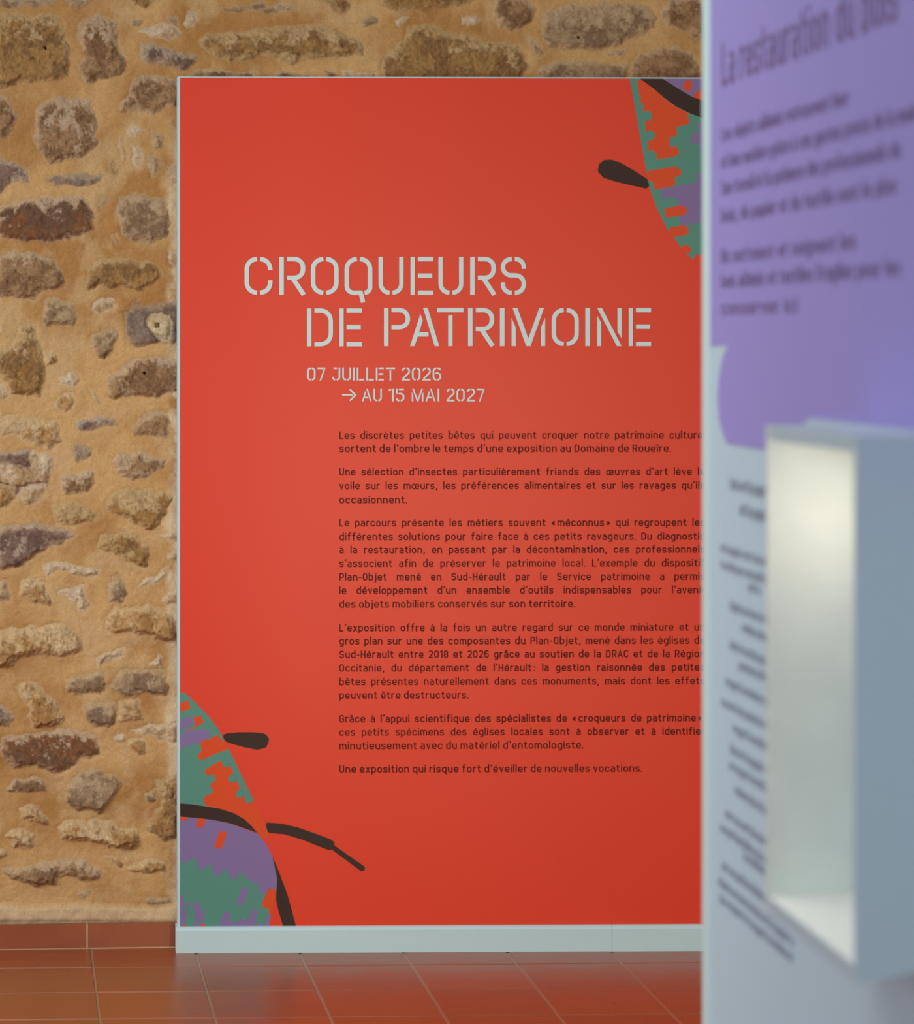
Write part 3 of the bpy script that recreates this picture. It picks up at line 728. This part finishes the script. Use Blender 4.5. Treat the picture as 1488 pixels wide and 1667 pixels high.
# ------------------------------------------------------------------ the red exhibition panel
PAN = Plane((293 - CX) / FPX * 8.155, 8.155, 1.25)
RED = mat('red_print', (196, 52, 29), .36, .34)
WHITE = mat('white_paint', (167, 188, 190), .5, .3, noise=.02, nscale=40)
GREEN = mat('green_print', (74, 122, 108), .45, .3)
PURPLE = mat('purple_print', (113, 94, 136), .45, .3)
ORANGE = mat('orange_print', (192, 64, 24), .45, .3)
BLACK = mat('dark_brown_print', (44, 26, 21), .45, .3)
INK = mat('dark_red_ink', (74, 20, 18), .6, .15)
PALE = mat('pale_lettering_print', (184, 198, 196), .5, .3)

def build_panel():
    tl, zb = (float(q) for q in PAN.uv(293, 1508)); _, zt = (float(q) for q in PAN.uv(293, 126.5))
    tr, _ = (float(q) for q in PAN.uv(1560, 1000))
    root = empty('exhibition_panel', PAN.p((tl + tr) / 2, 0, 0),
                 'tall red panel with pale stencil title and striped insect artwork before the stone wall', 'exhibition panel')
    acc = [[], []]; add_box(acc, box_on(PAN, tl, tr, zb - .02, zt, -.03, 0)); solid('board', acc, RED, root)
    fw = .0075; ft = .0035
    acc = [[], []]
    add_box(acc, box_on(PAN, tl - fw, tl, zb - .02, zt + ft, -.05, .0012))
    add_box(acc, box_on(PAN, tl, tr, zt, zt + ft, -.05, .0012))
    solid('edge_trim', acc, WHITE, root)
    # white plinth in two lengths, top edge chamfered, with a return at the left end
    ts, _ = (float(q) for q in PAN.uv(995, 1550))
    for a, b in ((tl - .012, ts - .0006), (ts + .0006, tr)):
        prof = [(-.045, .0), (.014, .0), (.014, zb - .010), (.010, zb - .003), (.004, zb), (-.045, zb)]
        V = [PAN.p(t, z, d) for t in (a, b) for d, z in prof]; n = len(prof)
        F = [tuple(range(n))[::-1], tuple(range(n, 2 * n))] + [(i, (i + 1) % n, n + (i + 1) % n, n + i) for i in range(n)]
        solid('plinth', [V, F], WHITE, root)

    # --- insect artwork; outlines measured in two windows of the photo, laid on the board in thin layers of vinyl
    def art(name, win, layers):
        ox, oy, s = win
        mats = []; V = []; F = []; mi = []
        for lay, (m, pts, r) in enumerate(layers):
            if m not in mats: mats.append(m)
            poly = fillet([(p[0], p[1], p[2] if len(p) > 2 else r) for p in pts], True)
            n = len(V)
            for x, y in poly:
                t, z = PAN.uv(ox + x / s, oy + y / s)
                V.append(PAN.p(max(float(t), tl + .0002), min(float(z), zt - .0002), .0002 + .000025 * lay))
            F.append(tuple(range(n, len(V)))); mi.append(mats.index(m))
        me = bpy.data.meshes.new(name); me.from_pydata(V, [], F)
        for m in mats: me.materials.append(m)
        me.polygons.foreach_set('material_index', mi); me.update()
        bm = bmesh.new(); bm.from_mesh(me)
        bmesh.ops.triangulate(bm, faces=bm.faces[:], ngon_method='EAR_CLIP')
        bm.to_mesh(me); bm.free()
        return link(name, me, root)
    def pill(x0, y0, x1, y1, w, notch=False):
        """a drip from (x0, y0) to its round tip at (x1, y1); notched where the drip above bites into it"""
        L = math.hypot(x1 - x0, y1 - y0); ux, uy = (x1 - x0) / L, (y1 - y0) / L; h = w / 2
        cx, cy = x1 - ux * h, y1 - uy * h
        a = math.atan2(uy, ux)
        pts = [(cx + h * math.cos(a + q), cy + h * math.sin(a + q)) for q in np.linspace(-math.pi / 2, math.pi / 2, 13)]
        if notch:
            pts += [(x0 + h * .98 * math.cos(a + q), y0 + h * .5 * math.sin(a + q) + (h * .35 * (uy) * math.cos(q))) for q in np.linspace(math.pi / 2, -math.pi / 2, 9)]
        else:
            pts += [(x0 - uy * h, y0 + ux * h), (x0 + uy * h, y0 - ux * h)]
        return pts
    g, p, o, k = GREEN, PURPLE, ORANGE, BLACK
    low = art('insect_print', (270, 1100, 3.623), [
        (g, [(80,105),(107,99),(160,145),(215,200),(265,255),(310,315),(345,385),(370,430),(440,575),(520,738),(602,925),(590,960),(540,930),(470,860),(380,810),(240,772),(80,754)], 0),
        (o, [(330,497),(337,530),(365,542),(388,528),(390,562),(404,574),(372,588),(372,626),(400,632),(428,618),(428,650),(446,660),(412,680),(418,716),(446,720),(467,706),(466,740),(490,750),(522,737,0),(608,944,0),(575,968,0),(540,930,0),(500,885),(450,845),(380,805),(300,780),(228,768),(222,730),(285,684),(264,655),(305,620),(286,600),(287,578),(240,590),(230,555)], 28),
        (o, [(310,345),(322,378),(348,384,0),(374,430,0),(200,500),(188,465),(218,438),(200,405)], 34),
        (o, [(80,163),(135,143),(136,170),(151,188),(80,220)], 5),
        (o, [(80,335),(175,300),(172,280),(160,252),(214,230),(212,258),(229,272),(160,316)], 6),
        (p, [(80,258),(160,240),(163,286),(80,328)], 4),
        (p, [(80,352),(130,318),(160,322),(256,318),(256,346),(276,356),(190,395),(80,432)], 8),
        (k, [(330,345),(420,334),(520,334),(585,342),(612,372),(592,425),(540,437),(470,424),(400,405),(350,388)], 26),
        (p, [(80,830),(180,838),(280,850),(380,872),(470,905),(540,930),(590,990),(625,1060),(645,1120),(656,1200),(652,1280),(625,1400),(605,1500),(80,1500)], 0),
        (g, [(80,1075),(98,1102),(130,1100),(152,1068),(185,1088),(190,1140),(228,1144),(245,1108),(278,1126),(280,1176),(316,1180),(335,1136),(370,1152),(374,1198),(410,1200),(425,1152),(470,1178),(486,1208),(520,1206),(530,1228),(550,1230),(552,1282),(584,1287),(606,1250),(640,1300),(620,1380),(606,1396),(585,1470),(532,1470),(530,1440),(548,1384),(512,1368),(490,1432),(440,1428),(432,1408),(426,1452),(382,1454),(380,1428),(386,1398),(345,1384),(308,1490),(214,1480),(212,1455),(235,1384),(204,1384),(200,1362),(205,1334),(160,1344),(106,1344),(104,1295),(80,1295)], 30),
        (p, pill(476, 1237, 432, 1356, 44, True), 0),
        (o, [(80,828),(132,836),(122,855),(90,853)], 7),
        (o, pill(215, 836, 194, 896, 44), 0),
        (o, pill(345, 905, 304, 1020, 46, True), 0),
        (o, [(605,1248),(652,1266),(650,1325),(625,1420),(605,1395),(610,1370),(572,1372),(568,1340)], 22),
        (RED, [(640,1290),(700,1400),(690,1500),(605,1500),(620,1420)], 0),
        (g, [(92,1372),(112,1350),(132,1372),(112,1392)], 18),
        (g, [(140,1345),(160,1350),(176,1430),(165,1482),(108,1484),(112,1450)], 22),
        (o, [(95,1490),(108,1464),(130,1480),(150,1490)], 2), (o, [(203,1490),(212,1458),(236,1474),(255,1490)], 2),
        *[(p, pill(x - .33 * -46, y - .94 * 46, x, y, 44), 0) for x, y in ((113, 1100), (208, 1142), (302, 1180), (394, 1199), (520, 1228), (574, 1284))],
        *[(g, pill(x + 18, y - 48, x, y, 46), 0) for x, y in ((404, 1454), (455, 1440), (550, 1470))],
        *[(o, pill(x + 44, y - 22, x, y, 40), 0) for x, y in ((204, 412), (192, 485), (232, 575), (266, 655), (224, 738))],
        *[(g, pill(x + 34, y - 26, x, y, 38), 0) for x, y in ((338, 532), (374, 622), (417, 714), (470, 745))],
        (k, [(80,753),(150,758),(230,770),(320,785),(400,810),(460,845),(500,880),(540,927),(480,905),(380,870),(270,848),(180,838),(80,830)], 0),
        (k, [(630,1070),(668,1160),(720,1300),(770,1490),(695,1490),(665,1390),(649,1320),(657,1200)], 0),
        (k, [(585,865),(680,872),(780,895),(880,930),(975,966),(996,985),(985,1022),(965,1030),(900,1005),(800,965),(700,935),(602,925)], 12),
        (k, [(975,990),(1000,1005),(1172,1126),(1174,1146),(1150,1152),(985,1030)], 10),
    ])
    low['label'] = 'striped insect in the lower left corner of the panel'
    up = art('insect_print', (950, 110, 4.904), [
        (g, [(367,85),(395,230),(430,430),(470,650),(500,830),(530,975),(580,1110),(660,1275),(720,1355),(770,1425),(830,1495),(880,1535),(1000,1590),(1180,1610),(1340,1560),(1460,1440),(1520,1260),(1540,1000),(1540,85)], 0),
        (o, [(420,115),(455,86),(560,165),(640,240),(740,315),(860,372),(820,378),(850,420),(832,458),(730,474),(752,520),(728,552),(668,562),(697,605),(676,636),(742,628),(768,670),(742,708),(572,738),(592,705),(562,660),(503,668),(524,628),(500,588),(560,574),(578,540),(552,502),(483,512),(504,475),(473,432),(532,424),(552,385),(527,342),(462,354),(484,320),(470,278),(441,282),(459,240),(438,200),(440,160)], 30),
        (o, [(499,828),(738,788),(788,828),(768,866),(712,880),(742,915),(716,948),(548,978),(566,945),(548,908),(514,906)], 30),
        (p, [(1300,420),(898,444),(922,490),(902,525),(846,530),(866,570),(846,608),(915,602),(935,640),(925,682),(1300,640)], 28),
        (p, [(1400,790),(883,850),(912,890),(887,921),(606,972),(632,1010),(608,1048),(720,1030),(757,1070),(742,1107),(800,1150),(752,1185),(780,1225),(764,1262),(1400,1180)], 28),
        (o, [(638,1125),(792,1098),(834,1135),(808,1176),(643,1201),(660,1165)], 34),
        (o, [(665,1280),(812,1256),(851,1300),(822,1337),(715,1356)], 34),
        (o, [(765,1425),(832,1412),(872,1455),(835,1497)], 28),
        (RED, [(875,1532),(895,1495),(950,1490),(990,1540),(985,1590)], 10),
        (p, [(625,85),(1540,85),(1540,470),(1050,305),(870,240),(720,150)], 0),
        (o, [(793,172),(806,112),(846,92),(868,140),(850,198)], 12),
        (o, [(872,238),(905,186),(950,182),(950,270)], 12),
        (k, [(450,85),(630,85),(720,145),(800,195),(870,235),(1050,300),(1540,460),(1540,600),(1050,440),(850,365),(740,312),(640,238),(560,168)], 0),
        (k, [(112,830),(122,770),(165,738),(225,736),(290,757),(380,808),(511,892),(532,974),(400,945),(260,912),(160,880)], 34),
    ])
    up['label'] = 'striped insect in the upper right corner of the panel'

    # --- lettering
    sf = stencil_font(80)
    def boxed(let, font, T, items, z_at, lift=.0012, capscale=None):
        """each glyph fills the box (x0, x1) between the top and bottom lines given in photo positions"""
        for ch, x0, x1, ytop, ybot in items:
            gl = font[ch]
            ta, z0 = (float(q) for q in PAN.uv(x0, ybot)); tb, z1 = (float(q) for q in PAN.uv(x1, ytop))
            sx = (tb - ta) / gl[0]; sz = (z1 - z0) / 700
            let.glyph(gl, T, lambda x, y: PAN.p(ta + x * sx, z0 + y * sz, lift))
    L = Lettering()
    q1 = lambda x: 380 + x / 2.976
    boxed(L, sf, 80, [(c, q1(a), q1(b), 418.2, 480) for c, a, b in (('C', 54, 189), ('R', 222, 352), ('O', 375, 510), ('Q', 538, 673), ('U', 703, 824), ('E', 858, 968), ('U', 993, 1114), ('R', 1147, 1275), ('S', 1295, 1417))], None)
    q2 = lambda x: 620 + x / 2.756
    boxed(L, sf, 80, [('D', q1(357), q1(482), 502, 564), ('E', q1(513), q1(622), 502, 564)] +
          [(c, q2(a), q2(b), 501.2, 563.5) for c, a, b in (('P', 14, 131), ('A', 131, 262), ('T', 252, 371), ('R', 391, 512), ('I', 534, 555), ('M', 586, 737), ('O', 766, 888), ('I', 917, 938), ('N', 970, 1080), ('E', 1112, 1212))], None)
    L.build('title_lettering', PALE, root)
    sf2 = stencil_font(88)
    def words(let, font, T, ws, ytop, ybot):
        for w, x0, x1 in ws:
            let = Lettering()
            sp = 105
            tot = sum(font[c][0] + sp for c in w) - sp
            x = 0
            for c in w:
                k = (x1 - x0) / tot
                boxed(let, font, T, [(c, x0 + x * k, x0 + (x + font[c][0]) * k, ytop, ybot)], None)
                x += font[c][0] + sp
            let.build('date_lettering' if w != '→' else 'arrow', PALE, root)
    words(None, sf2, 88, [('07', q1(357), q1(445)), ('JUILLET', q1(479), q1(783)), ('2026', q1(815), q1(1006))], 598.3, 619.6)
    words(None, sf2, 88, [('→', q1(526), q1(594)), ('AU', q1(622), q1(719)), ('15', q1(753), q1(828)), ('MAI', q1(864), q1(997)), ('2027', q1(1032), q1(1216))], 632.5, 653.5)

    T = 96
    bf = body_font(T)
    XR = 1147.0
    rows = [
     (714.3, 'Les discrètes petites bêtes qui peuvent croquer notre patrimoine culturel', XR),
     (736.0, 'sortent de l’ombre le temps d’une exposition au Domaine de Roueïre.', 1092),
     (774.0, 'Une sélection d’insectes particulièrement friands des œuvres d’art lève le', XR),
     (796.5, 'voile sur les mœurs, les préférences alimentaires et sur les ravages qu’ils', XR),
     (819.3, 'occasionnent.', 662.5),
     (857.0, 'Le parcours présente les métiers souvent «|méconnus|» qui regroupent les', XR),
     (879.5, 'différentes solutions pour faire face à ces petits ravageurs. Du diagnostic', XR),
     (900.8, 'à la restauration, en passant par la décontamination, ces professionnels', XR),
     (923.0, 's’associent afin de préserver le patrimoine local. L’exemple du dispositif', XR),
     (945.0, 'Plan-Objet mené en Sud-Hérault par le Service patrimoine a permis', XR),
     (967.0, 'le développement d’un ensemble d’outils indispensables pour l’avenir', XR),
     (989.3, 'des objets mobiliers conservés sur son territoire.', 936),
     (1027.8, 'L’exposition offre à la fois un autre regard sur ce monde miniature et un', XR),
     (1049.3, 'gros plan sur une des composantes du Plan-Objet, mené dans les églises de', XR),
     (1071.3, 'Sud-Hérault entre 2018 et 2026 grâce au soutien de la DRAC et de la Région', XR),
     (1093.3, 'Occitanie, du département de l’Hérault|: la gestion raisonnée des petites', XR),
     (1115.5, 'bêtes présentes naturellement dans ces monuments, mais dont les effets', XR),
     (1137.5, 'peuvent être destructeurs.', 762.5),
     (1176.0, 'Grâce à l’appui scientifique des spécialistes de «|croqueurs de patrimoine|»,', XR),
     (1197.8, 'ces petits spécimens des églises locales sont à observer et à identifier', XR),
     (1219.8, 'minutieusement avec du matériel d’entomologiste.', 949.5),
     (1257.8, 'Une exposition qui risque fort d’éveiller de nouvelles vocations.', 1045),
    ]
    CAP = 12.0
    L = Lettering()
    for yb, text, xe in rows:
        ws = text.split(' ')
        k = CAP / 700
        width = lambda w: sum((120 if c == '|' else bf[c][0] + LSP) for c in w) - LSP
        tot = sum(width(w) for w in ws) * k
        avail = xe - 552.5
        gap = (avail - tot) / max(1, len(ws) - 1)
        sx = 1.0
        if len(ws) == 1:
            sx = avail / tot; gap = 0
        elif gap < 3.9:
            gap = 3.9; sx = (avail - gap * (len(ws) - 1)) / tot
        elif xe < XR and gap > 6.2:
            gap = 6.2; sx = (avail - gap * (len(ws) - 1)) / tot
        x = 552.5
        slope = -(yb - CY) / 211000.0
        for w in ws:
            for c in w:
                if c == '|':
                    x += 120 * k * sx; continue
                gl = bf[c]
                ta, z0 = (float(q) for q in PAN.uv(x, yb)); tb, _ = (float(q) for q in PAN.uv(x + gl[0] * k * sx, yb))
                _, z1 = (float(q) for q in PAN.uv(x, yb - CAP))
                ux = (tb - ta) / gl[0]; uz = (z1 - z0) / 700
                # one baseline for the row: taken at its start
                zrow = float(PAN.uv(552.5, yb)[1])
                L.glyph(gl, T, lambda a, b: PAN.p(ta + a * ux, zrow + b * uz, .0011))
                x += (gl[0] + LSP) * k * sx
            x += gap - LSP * k * sx
    L.build('text_lettering', INK, root)
build_panel()

# ------------------------------------------------------------------ display partition in the right foreground
# plane seen from its left side: u runs towards the camera
PAR = Plane((1150 - CX) / FPX * 4.0, 4.0, 1.25 - 90)
PAR.n = -PAR.n if PAR.n[0] > 0 else PAR.n
FP = .72
PWHITE = mat('partition_white', (168, 188, 200), .5, .3, FP)
PTRIM = mat('partition_edge_white', (180, 204, 206), .4, .4, FP)
PPURPLE = mat('partition_purple', (137, 128, 190), .5, .35, FP)
PINK = mat('partition_ink', (106, 86, 132), .5, .3, FP)
PINKW = mat('partition_ink_grey', (102, 108, 128), .5, .3, FP)

def build_partition():
    root = empty('display_partition', PAR.p(.8, 0, -.03),
                 'white display partition with purple upper half, standing close on the right, seen edge-on', 'partition')
    LEN = 3.2; HT = 2.6
    t1, _ = (float(q) for q in PAR.uv(1157.5, 500)); t0, _ = (float(q) for q in PAR.uv(1145.2, 500))
    acc = [[], []]; add_box(acc, box_on(PAR, t0 + .002, LEN, 0, HT, -.06, 0)); solid('board', acc, PWHITE, root)
    acc = [[], []]; add_box(acc, box_on(PAR, t0, t1, 0, HT, -.062, .002)); solid('edge_trim', acc, PTRIM, root, .001)
    # purple field with a notch whose lower end is a curved swash
    uv = lambda x, y: tuple(float(q) for q in PAR.uv(x, y))
    edge = [(1157.5, 563.5), (1186, 561.5), (1177, 580), (1171, 615), (1169, 650), (1171, 680), (1176, 703), (1184, 722.5)]
    pts = [uv(*e) for e in edge]
    b0 = pts[-1]
    pts += [(LEN, b0[1]), (LEN, HT - .002), (t1, HT - .002)]
    V = [PAR.p(t, z, .0008) for t, z in pts]
    o = mesh_from('purple_field', V, [tuple(range(len(V)))], PPURPLE, root)
    bm = bmesh.new(); bm.from_mesh(o.data); bmesh.ops.triangulate(bm, faces=bm.faces[:]); bm.to_mesh(o.data); bm.free()

    f = body_font(104)
    L = Lettering((-1, 0))
    def line(let, text, px, py, cap, px_end=None, length=None, T=104, lift=.0016, thin=1.0):
        ta, z0 = uv(px, py)
        if px_end is not None: length = uv(px_end, py)[0] - ta
        k = cap / 700
        sp = 260
        tot = sum((sp if c == ' ' else f[c][0] + LSP) for c in text) * k
        sx = length / tot
        x = 0
        for c in text:
            if c == ' ': x += sp; continue
            gl = f[c]; x0 = x
            let.glyph(gl, T, lambda a, b: PAR.p(ta + (x0 + a) * k * sx, z0 + b * k, lift))
            x += gl[0] + LSP
    line(L, 'La restauration du bois', 1177, 141, .060, 1466)
    L.build('title_lettering', PINK, root)
    L = Lettering((-1, 0))
    for text, y, xe in (('Les objets abîmés retrouvent leur', 231, 1385), ('et leur matière grâce à ces gestes précis de la main', 275.5, 1500),
                        ('Son travail et la patience des professionnels du', 318, 1470), ('bois, du papier et du textile sont le plus', 363, 1463),
                        ('Ils nettoient et soignent les', 429, 1397), ('bois abîmés et textiles fragiles pour les', 469, 1469), ('conserver ici', 513, 1302)):
        line(L, text, 1176, y, .020, xe)
    L.build('text_lettering', PINK, root)
    # centred grey text on the white half, most of it behind the display box
    L = Lettering((-1, 0))
    s = 4200.0
    tc = uv(1229, 900)[0]
    wl = 'le bois et le papier sont souvent les premiers à être touchés par ces petites bêtes qui creusent et rongent la matière des objets anciens'.split()
    rnd = random.Random(2)
    for px, py, cap in ((1190, 796, .017), (1206, 838, .017), (1175, 898, .0138), (1175, 925, .0138), (1219, 962, .0138), (1189, 992, .0138), (1209, 1028, .0138), (1189, 1056, .0138),
                        (1204, 1089, .0138), (1182, 1115, .0138), (1176, 1148, .0138), (1194, 1191, .0138), (1190, 1225, .0138), (1189, 1252, .0138), (1197, 1292, .0138),
                        (1182, 1330, .0138), (1174, 1352, .0138), (1212, 1400, .0138), (1177, 1414, .0138), (1171, 1440, .0138), (1173, 1467, .0138)):
        ta = uv(px, py)[0]
        length = max(.06, 2 * (tc - ta))
        n = length / (cap * .78)
        text = ''
        i = rnd.randrange(len(wl))
        while len(text) < n - 2:
            text += (' ' if text else '') + wl[i % len(wl)]; i += 1
        line(L, text[:max(3, int(n))].strip(), px, py, cap, length=length, thin=1)
    L.build('caption_lettering', PINKW, root)
build_partition()

# ------------------------------------------------------------------ lit display box hung on the partition
def build_box():
    dist = .913; d = .114                                   # eye to partition, depth of the box
    uv = PAR.uv
    fr = Plane(*(PAR.o + PAR.n * d), 1.25 - 90); fr.n = PAR.n
    tf = float(fr.uv(1247, 1000)[0]); tn = float(fr.uv(1394, 1000)[0])
    zt = float(fr.uv(1247, 692)[1]); zb = float(fr.uv(1392, 1601)[1])
    root = empty('display_box', PAR.p((tf + tn) / 2, zb, d / 2),
                 'white open-fronted display box glowing warm inside, hung on the purple and white partition', 'display box')
    BW = mat('box_white', (164, 180, 188), .5, .3, FP)
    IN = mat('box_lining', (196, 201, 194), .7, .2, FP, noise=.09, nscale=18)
    th = .009
    lip = .011
    # far and near side, top, bottom, back
    acc = [[], []]; add_box(acc, box_on(PAR, tf, tf + th, zb, zt, .003, d)); solid('side', acc, IN, root)
    taper = .022
    V = [PAR.p(t, z, q) for t in (tn - th, tn) for z, q in ((zb + taper, .0), (zb, d), (zt, d), (zt, .0))]
    F = [(0, 1, 2, 3), (4, 5, 6, 7), (0, 1, 5, 4), (1, 2, 6, 5), (2, 3, 7, 6), (3, 0, 4, 7)]
    solid('side', [V, F], BW, root)
    acc = [[], []]; add_box(acc, box_on(PAR, tf + th, tn - th, zt - .016, zt, .003, d)); solid('top', acc, BW, root)
    V = [PAR.p(t, z, q) for t in (tf + th, tn - th) for z, q in ((zb + taper, .003), (zb + .001, d), (zb + .017, d), (zb + taper + .001, .003))]
    solid('bottom', [V, F], BW, root)
    LIT = mat('box_floor_painted_light', (226, 226, 210), .6, .3, FP)  # pale colour imitates light on the box floor; the sheet itself is added
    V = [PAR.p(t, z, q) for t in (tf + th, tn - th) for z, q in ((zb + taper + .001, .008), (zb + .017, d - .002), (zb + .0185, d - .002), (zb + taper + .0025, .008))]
    solid('painted_light_sheet', [V, F], LIT, root)
    tb0 = float(PAR.uv(1322, 800)[0])
    acc = [[], []]; add_box(acc, box_on(PAR, tb0, tn - th - .001, zb + taper + .004, zt + .0005, .0012, .0075)); solid('back_plate', acc, BW, root)
    # slim lamp under the top, behind the near front edge
    EM = bpy.data.materials.new('warm_lamp'); EM.use_nodes = True
    b = EM.node_tree.nodes['Principled BSDF']
    b.inputs['Emission Color'].default_value = (1, .88, .68, 1); b.inputs['Emission Strength'].default_value = 4
    acc = [[], []]; add_box(acc, box_on(PAR, tf + .10, tf + .16, zt - .11, zt - .085, .0078, .0125)); lamp = solid('lamp', acc, EM, root)
    l = bpy.data.lights.new('lamp_glow', 'POINT'); l.energy = .29; l.color = (1, .80, .64); l.shadow_soft_size = .01
    lo = bpy.data.objects.new('lamp_glow', l); col.objects.link(lo)
    lo.location = PAR.p(tf + .13, zt - .098, .026)
    lo.parent = root; lo.matrix_parent_inverse = root.matrix_world.inverted()
build_box()
